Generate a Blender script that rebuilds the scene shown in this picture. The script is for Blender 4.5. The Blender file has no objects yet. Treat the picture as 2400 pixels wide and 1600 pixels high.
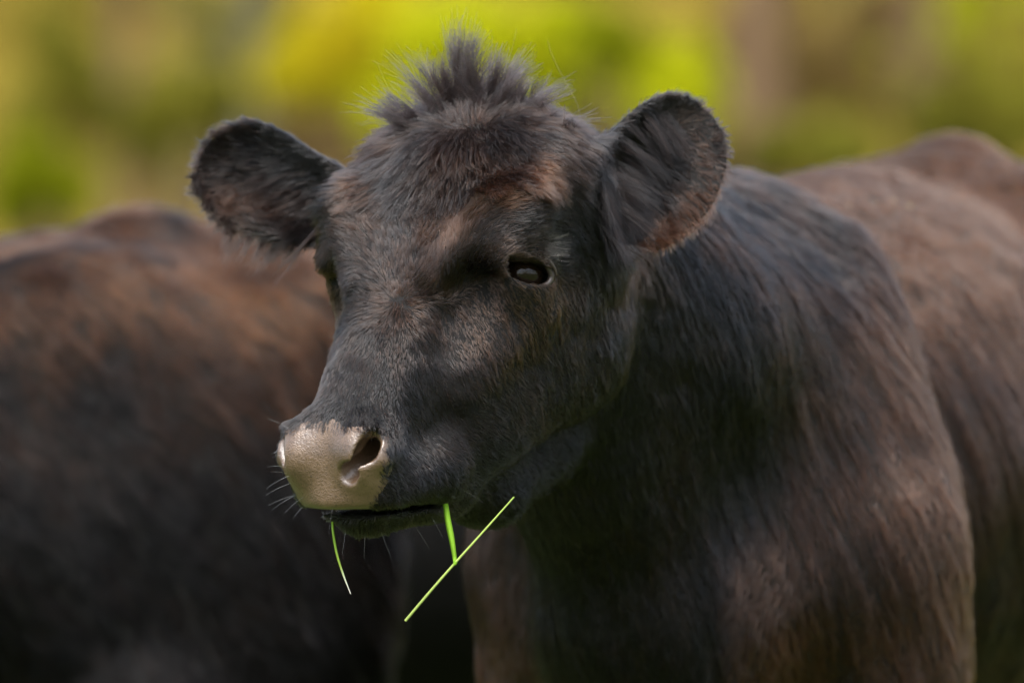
import bpy, math, random, os
import numpy as np
from mathutils import Vector, kdtree
R = math.radians
rng = np.random.default_rng(7)
random.seed(7)
QUICK = os.environ.get('COW_QUICK')          # local clay tests only
scn = bpy.context.scene
col = scn.collection

# ------------------------------------------------------------------ camera, sky, sun, exposure
DIST, S, ZC = 7.0, 2500.0, 1.0               # camera distance to the head, photo pixels per metre there, lens height
cam_d = bpy.data.cameras.new('camera')
cam = bpy.data.objects.new('camera', cam_d); col.objects.link(cam)
cam.location = (0, -DIST, ZC); cam.rotation_euler = (R(90), 0, 0)
cam_d.sensor_width = 36; cam_d.lens = 36 * DIST / (2400 / S)
cam_d.clip_start = 0.5; cam_d.clip_end = 2000
cam_d.dof.use_dof = True; cam_d.dof.focus_distance = DIST - 0.11; cam_d.dof.aperture_fstop = 3.4
scn.camera = cam

SUN_EL, SUN_AZ = 66, 196                      # azimuth: direction the light comes from, degrees clockwise from +Y
world = bpy.data.worlds.new('World'); scn.world = world; world.use_nodes = True
wn = world.node_tree.nodes; wl = world.node_tree.links
sky = wn.new('ShaderNodeTexSky'); sky.sky_type = 'NISHITA'; sky.sun_disc = False
sky.sun_elevation = R(SUN_EL); sky.sun_rotation = R(SUN_AZ)
sky.air_density = 1.0; sky.dust_density = 3.0; sky.ozone_density = 1.0
bg = wn['Background']; bg.inputs['Strength'].default_value = 0.10
hs = wn.new('ShaderNodeHueSaturation'); hs.inputs['Saturation'].default_value = .5   # thin overcast: a paler sky
wl.new(sky.outputs[0], hs.inputs['Color']); wl.new(hs.outputs[0], bg.inputs[0])
sun_d = bpy.data.lights.new('sun', 'SUN'); sun_d.energy = 1.5; sun_d.angle = R(44); sun_d.color = (1, .98, .95)
sun = bpy.data.objects.new('sun', sun_d); col.objects.link(sun)
el, az = R(SUN_EL), R(SUN_AZ)
sv = Vector((math.sin(az) * math.cos(el), math.cos(az) * math.cos(el), math.sin(el)))
sun.rotation_euler = sv.to_track_quat('Z', 'Y').to_euler(); sun.location = sv * 30
scn.view_settings.view_transform = 'Standard'; scn.view_settings.look = 'None'
scn.view_settings.exposure = 2.2; scn.view_settings.gamma = 1
scn.view_settings.use_curve_mapping = False
scn.cycles.use_denoising = True
scn.cycles.max_bounces = 6; scn.cycles.transparent_max_bounces = 8
scn.cycles_curves.shape = 'RIBBONS'; scn.cycles_curves.subdivisions = 2

# ------------------------------------------------------------------ helpers
def at(px, py, Y):
    k = (DIST + Y) / DIST
    return np.array([(px - 1200) / S * k, Y, ZC + (800 - py) / S * k])

def tag(o, label=None, cat=None, group=None, kind=None):
    for k, v in (('label', label), ('category', cat), ('group', group), ('kind', kind)):
        if v: o[k] = v
    return o

def empty(name, loc, parent=None):
    o = bpy.data.objects.new(name, None); col.objects.link(o); o.location = loc
    o.empty_display_size = .05
    return o

def mesh_obj(name, verts, faces, mat=None, parent=None, smooth=True):
    verts = np.asarray(verts, np.float32)
    if parent is not None: verts = verts - np.array(parent.location, np.float32)
    me = bpy.data.meshes.new(name)
    if isinstance(faces, np.ndarray):
        nf, k = faces.shape
        me.vertices.add(len(verts)); me.vertices.foreach_set('co', verts.ravel())
        me.loops.add(nf * k); me.loops.foreach_set('vertex_index', faces.ravel().astype(np.int32))
        me.polygons.add(nf); me.polygons.foreach_set('loop_start', np.arange(0, nf * k, k, dtype=np.int32))
        me.update(calc_edges=True)
    else:
        me.from_pydata(verts.tolist(), [], faces)
    if smooth: me.polygons.foreach_set('use_smooth', np.ones(len(me.polygons), bool))
    if mat: me.materials.append(mat)
    me.update()
    o = bpy.data.objects.new(name, me); col.objects.link(o)
    if parent is not None: o.parent = parent
    return o

def hash3(i, j, k, seed):
    h = (i * 374761393 + j * 668265263 + k * 2147483647 + seed * 1274126177) & 0xffffffff
    h = ((h ^ (h >> 13)) * 1274126177) & 0xffffffff
    return ((h ^ (h >> 16)) & 0xffff) / 32767.5 - 1.0

def noise(p, scale, seed=0):                  # smooth value noise, -1..1
    q = np.asarray(p, np.float64) / scale
    b = np.floor(q).astype(np.int64); t = q - b; t = t * t * (3 - 2 * t)
    r = 0
    for di in (0, 1):
        for dj in (0, 1):
            for dk in (0, 1):
                w = (t[:, 0] if di else 1 - t[:, 0]) * (t[:, 1] if dj else 1 - t[:, 1]) * (t[:, 2] if dk else 1 - t[:, 2])
                r = r + w * hash3(b[:, 0] + di, b[:, 1] + dj, b[:, 2] + dk, seed)
    return r

def unit(v): return v / np.maximum(np.linalg.norm(v, axis=-1, keepdims=True), 1e-9)
def sstep(a, b, x):
    t = np.clip((x - a) / (b - a), 0, 1); return t * t * (3 - 2 * t)

# ---- implicit shapes
def smin(a, b, k):
    h = np.clip(.5 + .5 * (b - a) / k, 0, 1); return b + (a - b) * h - k * h * (1 - h)
def smax(a, b, k): return -smin(-a, -b, k)
def ell(x, y, z, c, r):
    x = (x - c[0]); y = (y - c[1]); z = (z - c[2])
    k0 = np.sqrt((x / r[0]) ** 2 + (y / r[1]) ** 2 + (z / r[2]) ** 2)
    k1 = np.sqrt((x / r[0] ** 2) ** 2 + (y / r[1] ** 2) ** 2 + (z / r[2] ** 2) ** 2) + 1e-6
    return k0 * (k0 - 1) / k1
def cone(x, y, z, a, b, ra, rb):              # capsule whose radius tapers from a to b
    a = np.array(a, float); b = np.array(b, float); d = b - a; L2 = d @ d
    h = np.clip(((x - a[0]) * d[0] + (y - a[1]) * d[1] + (z - a[2]) * d[2]) / L2, 0, 1)
    return np.sqrt((x - a[0] - d[0] * h) ** 2 + (y - a[1] - d[1] * h) ** 2 + (z - a[2] - d[2] * h) ** 2) - (ra + (rb - ra) * h)
def chain(x, y, z, pts, k):
    d = None
    for (p, r), (q, s) in zip(pts[:-1], pts[1:]):
        e = cone(x, y, z, p, q, r, s); d = e if d is None else smin(d, e, k)
    return d
def spline(xs, ys, t):                        # monotone-ish smooth interpolation
    xs = np.asarray(xs, float); ys = np.asarray(ys, float)
    m = np.gradient(ys, xs)
    i = np.clip(np.searchsorted(xs, t) - 1, 0, len(xs) - 2)
    h = xs[i + 1] - xs[i]; s = np.clip((t - xs[i]) / h, 0, 1)
    return ((1 + 2 * s) * (1 - s) ** 2 * ys[i] + s * (1 - s) ** 2 * h * m[i]
            + s * s * (3 - 2 * s) * ys[i + 1] + s * s * (s - 1) * h * m[i + 1])

def surface_nets(V, X, Y, Z):
    nx, ny, nz = V.shape
    s = V < 0
    c = s[:-1, :-1, :-1].astype(np.int8)
    tot = np.zeros((nx - 1, ny - 1, nz - 1), np.int8)
    for i in (0, 1):
        for j in (0, 1):
            for k in (0, 1):
                tot += s[i:nx - 1 + i, j:ny - 1 + j, k:nz - 1 + k]
    act = (tot > 0) & (tot < 8)
    ci, cj, ck = np.nonzero(act)
    idx = np.full(act.shape, -1, np.int32); idx[ci, cj, ck] = np.arange(len(ci))
    acc = np.zeros((len(ci), 3)); cnt = np.zeros(len(ci))
    for ax in range(3):
        for p in (0, 1):
            for q in (0, 1):
                o0 = [0, 0, 0]; oth = [a for a in range(3) if a != ax]
                o0[oth[0]] = p; o0[oth[1]] = q; o1 = list(o0); o1[ax] = 1
                a = V[ci + o0[0], cj + o0[1], ck + o0[2]]; b = V[ci + o1[0], cj + o1[1], ck + o1[2]]
                m = (a < 0) != (b < 0)
                t = np.where(m, a / np.where(m, a - b, 1), 0)
                P = np.stack([X[ci + o0[0]] + t * (X[ci + o1[0]] - X[ci + o0[0]]),
                              Y[cj + o0[1]] + t * (Y[cj + o1[1]] - Y[cj + o0[1]]),
                              Z[ck + o0[2]] + t * (Z[ck + o1[2]] - Z[ck + o0[2]])], 1)
                acc += P * m[:, None]; cnt += m
    verts = acc / cnt[:, None]
    quads = []
    for ax in range(3):
        sl0 = [slice(None)] * 3; sl1 = [slice(None)] * 3
        sl0[ax] = slice(0, -1); sl1[ax] = slice(1, None)
        a = s[tuple(sl0)]; b = s[tuple(sl1)]
        e = np.argwhere(a != b)
        o = [x for x in range(3) if x != ax]
        ok = (e[:, o[0]] > 0) & (e[:, o[1]] > 0) & (e[:, o[0]] < V.shape[o[0]] - 1) & (e[:, o[1]] < V.shape[o[1]] - 1)
        e = e[ok]
        def cell(d0, d1):
            k = e.copy(); k[:, o[0]] += d0; k[:, o[1]] += d1
            return idx[k[:, 0], k[:, 1], k[:, 2]]
        q = np.stack([cell(-1, -1), cell(0, -1), cell(0, 0), cell(-1, 0)], 1)
        inside = a[e[:, 0], e[:, 1], e[:, 2]]
        flip = inside if ax != 1 else ~inside
        q = np.where(flip[:, None], q, q[:, ::-1])
        quads.append(q)
    return verts, np.concatenate(quads)

def relax(v, f, it, w=None):                  # a little Laplacian smoothing
    e = np.concatenate([f[:, [0, 1]], f[:, [1, 2]], f[:, [2, 3]], f[:, [3, 0]]])
    for _ in range(it):
        a = np.zeros_like(v); c = np.zeros(len(v))
        for k in range(3):
            a[:, k] = np.bincount(e[:, 0], v[e[:, 1], k], len(v)) + np.bincount(e[:, 1], v[e[:, 0], k], len(v))
        c = np.bincount(e[:, 0], minlength=len(v)) + np.bincount(e[:, 1], minlength=len(v))
        a /= np.maximum(c, 1)[:, None]
        v = v + .5 * (a - v)
    return v

def vnormals(v, f):
    n = np.cross(v[f[:, 2]] - v[f[:, 0]], v[f[:, 3]] - v[f[:, 1]])
    vn = np.zeros_like(v)
    for c in range(4):
        for k in range(3): vn[:, k] += np.bincount(f[:, c], n[:, k], len(v))
    return unit(vn), n

# ------------------------------------------------------------------ materials
def new_mat(name):
    m = bpy.data.materials.new(name); m.use_nodes = True
    return m, m.node_tree.nodes, m.node_tree.links, m.node_tree.nodes['Principled BSDF']

def node(nt, kind, **kw):
    n = nt.nodes.new(kind)
    for k, v in kw.items():
        if k in n.inputs: n.inputs[k].default_value = v
        else: setattr(n, k, v)
    return n

def ramp(nt, fac, stops):
    r = nt.nodes.new('ShaderNodeValToRGB'); e = r.color_ramp.elements
    while len(e) < len(stops): e.new(.5)
    for x, (p, c) in zip(e, stops): x.position = p; x.color = (*c, 1)
    nt.links.new(fac, r.inputs[0]); return r.outputs[0]

def mat_noise(name, c1, c2, scale, rough=.9, bump=.3, detail=6, stretch=(1, 1, 1), lo=.35, hi=.65, spec=.3):
    m, N, L, b = new_mat(name); nt = m.node_tree
    tc = node(nt, 'ShaderNodeTexCoord'); mp = node(nt, 'ShaderNodeMapping'); mp.inputs['Scale'].default_value = stretch
    L.new(tc.outputs['Object'], mp.inputs[0])
    nz = node(nt, 'ShaderNodeTexNoise', Scale=scale, Detail=detail, Roughness=.65); L.new(mp.outputs[0], nz.inputs['Vector'])
    L.new(ramp(nt, nz.outputs['Fac'], [(lo, c1), (hi, c2)]), b.inputs['Base Color'])
    b.inputs['Roughness'].default_value = rough; b.inputs['Specular IOR Level'].default_value = spec
    if bump:
        bp = node(nt, 'ShaderNodeBump', Strength=bump, Distance=.02); L.new(nz.outputs['Fac'], bp.inputs['Height'])
        L.new(bp.outputs[0], b.inputs['Normal'])
    return m

def mat_hair(name, dark, brown, rough=.34, radial=.5, ior=1.33):
    m, N, L, b = new_mat(name); nt = m.node_tree
    N.remove(b)
    h = node(nt, 'ShaderNodeBsdfHairPrincipled'); h.parametrization = 'COLOR'; h.model = 'CHIANG'
    at_ = node(nt, 'ShaderNodeAttribute', attribute_name='tint')
    L.new(ramp(nt, at_.outputs['Fac'], [(0, dark), (1, brown)]), h.inputs['Color'])
    h.inputs['Roughness'].default_value = rough; h.inputs['Radial Roughness'].default_value = radial
    h.inputs['Random Roughness'].default_value = .3; h.inputs['IOR'].default_value = ior
    L.new(h.outputs[0], N['Material Output'].inputs['Surface'])
    return m

M = {}
M['skin'] = mat_noise('black hide', (.004, .0037, .0036), (.007, .006, .0055), 40, .8, .1, spec=.2)
M['fur'] = mat_hair('black fur', (.0045, .0048, .0054), (.092, .040, .018), .20, .42, 1.36)
M['coat'] = mat_hair('sleek black coat', (.0042, .0046, .0054), (.095, .036, .015), .20, .40, 1.30)
M['dull'] = mat_hair('dull dark coat', (.004, .004, .0045), (.10, .038, .016), .24, .42, 1.24)
M['knot'] = mat_hair('topknot hair', (.008, .008, .009), (.06, .03, .02), .28, .4)
M['lash'] = mat_hair('pale hair', (.06, .06, .06), (.25, .22, .19), .3)  # pale base colour carries the sheen of the lashes

def mat_nose():
    m, N, L, b = new_mat('wet nose leather'); nt = m.node_tree
    tc = node(nt, 'ShaderNodeTexCoord')
    nz = node(nt, 'ShaderNodeTexNoise', Scale=110.0, Detail=3.0)
    wv = node(nt, 'ShaderNodeMixRGB'); wv.blend_type = 'ADD'; wv.inputs[0].default_value = .010
    L.new(tc.outputs['Object'], nz.inputs['Vector']); L.new(tc.outputs['Object'], wv.inputs[1]); L.new(nz.outputs['Color'], wv.inputs[2])
    vo = node(nt, 'ShaderNodeTexVoronoi', Scale=330.0); vo.feature = 'DISTANCE_TO_EDGE'; L.new(wv.outputs[0], vo.inputs['Vector'])
    cr = node(nt, 'ShaderNodeMapRange'); cr.inputs['From Max'].default_value = .28; L.new(vo.outputs['Distance'], cr.inputs['Value'])
    n2 = node(nt, 'ShaderNodeTexNoise', Scale=34.0, Detail=6.0, Roughness=.7); L.new(tc.outputs['Object'], n2.inputs['Vector'])
    cl = ramp(nt, n2.outputs['Fac'], [(.3, (.052, .029, .015)), (.55, (.100, .059, .032)), (.75, (.145, .09, .052))])
    n3 = node(nt, 'ShaderNodeTexNoise', Scale=420.0, Detail=2.0); L.new(tc.outputs['Object'], n3.inputs['Vector'])
    sp = ramp(nt, n3.outputs['Fac'], [(.60, (1, 1, 1)), (.70, (.35, .3, .28))])
    mm = node(nt, 'ShaderNodeMixRGB'); mm.blend_type = 'MULTIPLY'; mm.inputs[0].default_value = .8
    L.new(cl, mm.inputs[1]); L.new(sp, mm.inputs[2]); L.new(mm.outputs[0], b.inputs['Base Color'])
    bp = node(nt, 'ShaderNodeBump', Strength=.4, Distance=.0006); L.new(cr.outputs[0], bp.inputs['Height'])
    b2 = node(nt, 'ShaderNodeBump', Strength=.25, Distance=.002); L.new(n2.outputs['Fac'], b2.inputs['Height']); L.new(bp.outputs[0], b2.inputs['Normal'])
    L.new(b2.outputs[0], b.inputs['Normal'])
    rr = node(nt, 'ShaderNodeMapRange'); rr.inputs['To Min'].default_value = .26; rr.inputs['To Max'].default_value = .46; L.new(n2.outputs['Fac'], rr.inputs['Value'])
    L.new(rr.outputs[0], b.inputs['Roughness']); b.inputs['Specular IOR Level'].default_value = .7
    b.inputs['Coat Weight'].default_value = .5; b.inputs['Coat Roughness'].default_value = .24
    return m
M['nose'] = mat_nose()
def mat_plain(name, c, rough, spec=.5, coat=0):
    m, N, L, b = new_mat(name); b.inputs['Base Color'].default_value = (*c, 1); b.inputs['Roughness'].default_value = rough
    b.inputs['Specular IOR Level'].default_value = spec; b.inputs['Coat Weight'].default_value = coat; b.inputs['Coat Roughness'].default_value = .03
    return m
M['eye'] = mat_plain('dark wet eye', (.010, .006, .0035), .02, .32)
M['lid'] = mat_plain('dark eyelid skin', (.036, .027, .022), .36, .5)
M['hoof'] = mat_plain('hoof horn', (.03, .026, .022), .5)

def mat_leaf(name, c1, c2, trans=.5):
    m, N, L, b = new_mat(name); nt = m.node_tree
    oi = node(nt, 'ShaderNodeTexCoord'); nz = node(nt, 'ShaderNodeTexNoise', Scale=1.6, Detail=3.0)
    L.new(oi.outputs['Object'], nz.inputs['Vector'])
    cl = ramp(nt, nz.outputs['Fac'], [(.35, c1), (.65, c2)])
    L.new(cl, b.inputs['Base Color']); b.inputs['Roughness'].default_value = .6; b.inputs['Specular IOR Level'].default_value = .08
    tr = node(nt, 'ShaderNodeBsdfTranslucent'); L.new(cl, tr.inputs['Color'])
    mx = node(nt, 'ShaderNodeMixShader'); mx.inputs[0].default_value = trans
    L.new(b.outputs[0], mx.inputs[1]); L.new(tr.outputs[0], mx.inputs[2]); L.new(mx.outputs[0], N['Material Output'].inputs['Surface'])
    return m
M['leaf_lime'] = mat_leaf('lime leaves', (.37, .39, .005), (.52, .52, .008))
M['leaf_yellow'] = mat_leaf('yellow leaves', (.44, .38, .008), (.56, .46, .015))
M['leaf_olive'] = mat_leaf('olive leaves', (.15, .15, .018), (.27, .245, .03))
M['leaf_green'] = mat_leaf('green leaves', (.20, .225, .005), (.30, .32, .008))
M['leaf_tan'] = mat_leaf('dry tan leaves', (.19, .125, .038), (.27, .18, .055), .3)
M['bark_brown'] = mat_noise('brown bark', (.10, .062, .034), (.19, .12, .07), 14, .95, .6, stretch=(1, 1, .25), spec=.05)
M['bark_grey'] = mat_noise('grey bark', (.08, .072, .034), (.15, .13, .07), 14, .95, .6, stretch=(1, 1, .25), spec=.05)
M['ground'] = mat_noise('meadow', (.032, .048, .009), (.06, .08, .014), .9, 1, .2)
M['hill'] = mat_noise('wooded bank', (.085, .066, .010), (.14, .10, .018), .35, 1, .2, lo=.4, hi=.6, spec=0)
M['grass'] = mat_noise('grass tuft', (.05, .09, .012), (.09, .14, .02), 8, .6, 0)
M['blade'] = mat_leaf('fresh grass blade', (.16, .36, .02), (.26, .46, .04), .35)

# ------------------------------------------------------------------ the cow's head as an implicit surface in its own frame
# frame: u = towards the cow's left, f = along the face towards the nose, n = out of the forehead; origin between the eyes
PSI, TH = R(35), R(38.5)
HU = np.array([math.cos(PSI), -math.sin(PSI), 0.0])
HF = np.array([-math.sin(TH) * math.sin(PSI), -math.sin(TH) * math.cos(PSI), -math.cos(TH)])
HN = np.array([-math.cos(TH) * math.sin(PSI), -math.cos(TH) * math.cos(PSI), math.sin(TH)])
HO = at(1008, 632, 0.0)
def head_pt(u, f, n): return HO + u * HU + f * HF + n * HN
def to_head(p):
    d = np.asarray(p) - HO
    return d @ HU, d @ HF, d @ HN

ST_F = [-.23, -.20, -.17, -.13, -.08, -.03, .02, .06, .10, .14, .18, .22, .26, .31]
ST_W = [.048, .082, .108, .121, .122, .112, .094, .075, .062, .054, .049, .048, .046, .042]
ST_T = [-.06, -.018, .013, .040, .054, .055, .052, .049, .047, .045, .044, .045, .044, .040]
ST_B = [-.10, -.13, -.15, -.16, -.16, -.15, -.13, -.115, -.100, -.095, -.090, -.070, -.034, .012]
def nrm(v): v = np.array(v, float); return v / np.linalg.norm(v)
EYE_R = .0238
EYE_N = nrm((.74, .26, .62))                    # where the left eye looks, in the head frame
EYE_C = np.array((.1025, -.0045, -.0075)) - EYE_R * EYE_N
_h = np.array((HU[0], HF[0], HN[0])); EYE_H = nrm(_h - EYE_N * (_h @ EYE_N)); EYE_V = np.cross(EYE_H, EYE_N)
_z = np.array((HU[2], HF[2], HN[2]))
if EYE_V @ _z < 0: EYE_V = -EYE_V

def ear_frame(side):
    if side > 0:                               # image right: raised, its opening turned to the lens
        base = at(1412, 500, .060); tip = at(1660, 262, .115); face = np.array([.05, -1.0, -.02])
    else:                                      # image left: held out sideways, drooping a little
        base = at(815, 470, .135); tip = at(462, 405, .150); face = np.array([-.10, -1.0, .02])
    a = tip - base; L = np.linalg.norm(a); a = a / L
    c = face - a * (face @ a); c /= np.linalg.norm(c); b = np.cross(c, a)
    return base, a, b, c, L
EARS = {1: ear_frame(1), -1: ear_frame(-1)}

def ear_sdf(x, y, z, side):
    base, a, b, c, L = EARS[side]
    X, Y, Z = x - base[0], y - base[1], z - base[2]
    s = (X * a[0] + Y * a[1] + Z * a[2]) / L
    v = X * b[0] + Y * b[1] + Z * b[2]
    w = X * c[0] + Y * c[1] + Z * c[2]
    sc = np.clip(s, -.15, 1.05)
    if side > 0:
        half = spline([-.15, .0, .2, .45, .7, .88, .97, 1.05], [.034, .044, .056, .062, .056, .042, .027, .0], sc)
        mid = spline([-.15, 0, .35, .7, 1.05], [.0, -.004, -.010, -.006, -.002], sc)
    else:
        half = spline([-.15, .0, .2, .45, .65, .82, .95, 1.05], [.022, .028, .040, .050, .053, .046, .028, .0], sc)
        mid = spline([-.15, 0, .3, .6, 1.05], [.0, .002, .002, -.006, -.006], sc)
    r = (v - mid) / np.maximum(half, .004)
    depth = spline([-.15, .0, .3, .7, 1.05], [.030, .030, .026, .018, .008], sc)
    sheet = depth * (np.clip(np.abs(r), 0, 1.2) ** 2.2 * (1 + .55 * sstep(-.2, .6, r)) - .85)
    thick = spline([-.15, .0, .3, .7, 1.05], [.012, .010, .0065, .005, .004], sc)
    d1 = (np.abs(w - sheet) - thick) * .8
    d2 = (np.abs(r) - 1) * np.maximum(half, .01) * .8
    d3 = np.maximum(s - 1.03, -.12 - s) * L
    d = smax(smax(d1, d2, .006), d3, .006)
    return d

def head_sdf(x, y, z):
    X, Y, Z = x - HO[0], y - HO[1], z - HO[2]
    u = X * HU[0] + Y * HU[1] + Z * HU[2]
    f = X * HF[0] + Y * HF[1] + Z * HF[2]
    n = X * HN[0] + Y * HN[1] + Z * HN[2]
    u = u - .002 * sstep(.06, .24, f)           # the muzzle is swung a little sideways, as when chewing
    a = np.sqrt(u * u + 1e-6)
    # skull and nose: a loft of superellipses
    fc = np.clip(f, -.23, .34)
    w = spline(ST_F, ST_W, fc); t = spline(ST_F, ST_T, fc); b = spline(ST_F, ST_B, fc)
    nc = t * .45 + b * .55; h = np.where(n > nc, t - nc, nc - b)
    p = 2.6
    rho = ((a / w) ** p + (np.abs(n - nc) / h) ** p) ** (1 / p)
    d = (rho - 1) * np.minimum(w, h) * .85
    d = smax(d, -.225 - f, .04)
    # slanted front of the muzzle
    pad = ((f - .223) * .69 + (n - .044) * .72) + 6.5 * u * u
    d = smax(d, pad, .020)
    # forehead: flat between the eyes, swelling towards the poll
    d = smin(d, ell(a, f, n, (.0, -.118, .000), (.106, .068, .054)), .04)
    # brow and orbit
    d = smin(d, ell(a, f, n, (.088, -.046, .022), (.037, .046, .034)), .022)
    d = smin(d, ell(a, f, n, (.084, .002, .025), (.029, .036, .021)), .016)
    d = smax(d, -ell(a, f, n, (.096, .036, -.004), (.015, .020, .011)), .016)
    d = smin(d, cone(a, f, n, (.086, -.046, .036), (.050, .044, .033), .020, .012), .022)
    d = smin(d, ell(a, f, n, (.088, -.004, -.012), (.031, .040, .034)), .018)
    # cheekbone ridge running forward under the eye
    d = smin(d, cone(a, f, n, (.088, .010, -.045), (.060, .105, -.035), .020, .016), .03)
    # masseter and mandible
    d = smin(d, ell(a, f, n, (.062, -.045, -.118), (.041, .085, .094)), .035)
    d = smin(d, cone(a, f, n, (.060, -.030, -.170), (.026, .175, -.095), .046, .028), .04)
    # skin of the throat hanging between the jaws
    d = smin(d, chain(u, f, n, [((0, .165, -.122), .026), ((0, .10, -.195), .036), ((0, .02, -.235), .050)], .03), .03)
    # chin and lower lip
    d = smin(d, cone(a, f, n, (.004, .240, -.056), (.016, .160, -.120), .0245, .030), .018)
    # upper lip flanks and nostril wings
    d = smin(d, cone(a, f, n, (.032, .235, -.030), (.042, .178, -.072), .025, .030), .02)
    d = smin(d, ell(a, f, n, (.034, .224, .010), (.023, .034, .030)), .018)
    # hollow beside the nose, below the eye
    d = smin(d, ell(a, f, n, (.055, .045, -.080), (.034, .085, .062)), .04)
    d = smax(d, -ell(a, f, n, (.084, .066, .024), (.018, .040, .018)), .03)
    # mouth slit, falling steeply back to its corner
    ml = (f - .235) * .67 + (n + .060) * .74; mn = (f - .235) * -.74 + (n + .060) * .67
    m = np.sqrt((a / .058) ** 2 + (ml / .066) ** 2 + (mn / .0045) ** 2) - 1
    d = smax(d, -m * .0045, .006)
    # nostrils: comma-shaped pits turned outwards
    q = cone(a, f, n, (.028, .254, .016), (.054, .224, .033), .0070, .0090)
    q = smin(q, cone(a, f, n, (.036, .245, .013), (.035, .208, -.002), .0075, .008), .005)
    q = smin(q, cone(a, f, n, (.047, .235, .025), (.039, .202, .002), .0085, .008), .006)
    d = smin(d, cone(a, f, n, (.056, .234, .012), (.047, .217, .032), .0075, .0085), .010)      # nostril wing
    q = smin(q, cone(a, f, n, (.0285, .253, .0155), (.038, .206, .002), .0078, .008), .007)
    q2 = cone(a, f, n, (.043, .243, .024), (.054, .224, .033), .0050, .0075)          # the far one is drawn in
    d = smax(d, -np.where(u > 0, q, q2), .004)
    # eye: a lid shell round the eyeball with an almond opening under the brow
    ex, ey, ez = a - EYE_C[0], f - EYE_C[1], n - EYE_C[2]
    eh = ex * EYE_H[0] + ey * EYE_H[1] + ez * EYE_H[2]
    ev = ex * EYE_V[0] + ey * EYE_V[1] + ez * EYE_V[2]
    en = ex * EYE_N[0] + ey * EYE_N[1] + ez * EYE_N[2]
    e = np.sqrt(ex * ex + ey * ey + ez * ez) - (EYE_R + .0045)
    d = smin(d, e, .010)
    ed = np.sqrt(ex * ex + ey * ey + ez * ez)
    lid = np.maximum(np.abs(ed - EYE_R - .0075) - .0045, np.abs(ev - .010) - .004)     # upper lid fold
    d = smin(d, np.where(en > 0, lid, .1), .006)
    slit = np.sqrt((eh / .0268) ** 2 + ((ev + .001 + eh * .1 + np.maximum(ev, 0) * .5) / .0134) ** 2) - 1
    d = smax(d, -np.maximum(slit * .0134, -(en - .002)), .003)
    dd = d
    for sd in (1, -1):
        dd = smin(dd, ear_sdf(x, y, z, sd), .022)
    return dd

# ------------------------------------------------------------------ ground, bank, trees and shrubs behind
gx = np.concatenate([np.linspace(-400, -20, 16), np.linspace(-18, 18, 37), np.linspace(20, 400, 16)])
gy = np.concatenate([np.linspace(-60, -10, 8), np.linspace(-8, 60, 69), np.linspace(64, 600, 24)])
def ground_z(x, y): return np.zeros_like(x + y) + .03 * np.sin(x * .7) * np.cos(y * .5) * (np.abs(y - 3) > 6)
def hill_z(x, y):
    r = np.clip((y - 36) / 60, 0, None)
    return -.3 + 9 * r ** 1.1 + .35 * np.sin(x * .31 + y * .12) * np.clip(r * 4, 0, 1) + .2 * np.sin(x * .9 - y * .3) * np.clip(r * 4, 0, 1)
def sheet(name, fx, gx, gy, mat):
    xx, yy = np.meshgrid(gx, gy, indexing='ij'); v = np.stack([xx, yy, fx(xx, yy)], -1).reshape(-1, 3)
    i, j = np.meshgrid(np.arange(len(gx) - 1), np.arange(len(gy) - 1), indexing='ij'); k = (i * len(gy) + j).ravel()
    o = mesh_obj(name, v, np.stack([k, k + len(gy), k + len(gy) + 1, k + 1], 1), mat); o['kind'] = 'structure'
    return o
sheet('ground', ground_z, gx, gy, M['ground'])
sheet('hill', hill_z, np.linspace(-260, 260, 131), np.concatenate([np.linspace(36, 110, 60), np.linspace(116, 420, 30)]), M['hill'])

def tube(pts, rads, n=8):
    pts = np.array(pts, float); V = []; F = []
    for i, (p, r) in enumerate(zip(pts, rads)):
        t = unit(pts[min(i + 1, len(pts) - 1)] - pts[max(i - 1, 0)])
        e = np.cross(t, (0.31, .95, .02)); e /= np.linalg.norm(e); g = np.cross(t, e)
        for k in range(n):
            a = 2 * math.pi * k / n; V.append(p + r * (math.cos(a) * e + math.sin(a) * g))
    for i in range(len(pts) - 1):
        for k in range(n): F.append((i * n + k, i * n + (k + 1) % n, (i + 1) * n + (k + 1) % n, (i + 1) * n + k))
    return V, F
class MB:
    def __init__(s): s.v = []; s.f = []
    def add(s, V, F):
        o = len(s.v); s.v += [tuple(x) for x in V]; s.f += [tuple(i + o for i in q) for q in F]
def leaf_cloud(r, centers, radii, n, size):
    c = r.integers(0, len(centers), n); centers = np.array(centers, float); radii = np.array(radii, float)
    d = unit(r.normal(size=(n, 3))) * (r.random((n, 1)) ** .45)
    p = centers[c] + d * radii[c]
    a = unit(r.normal(size=(n, 3)) + [0, 0, -.3]); b = unit(np.cross(a, r.normal(size=(n, 3))))
    s = size * (.6 + .8 * r.random((n, 1)))
    V = np.stack([p - a * s, p + b * s * .45 + a * s * .1, p + a * s, p - b * s * .45 + a * s * .1], 1).reshape(-1, 3)
    return V, np.arange(n * 4).reshape(-1, 4)

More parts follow.
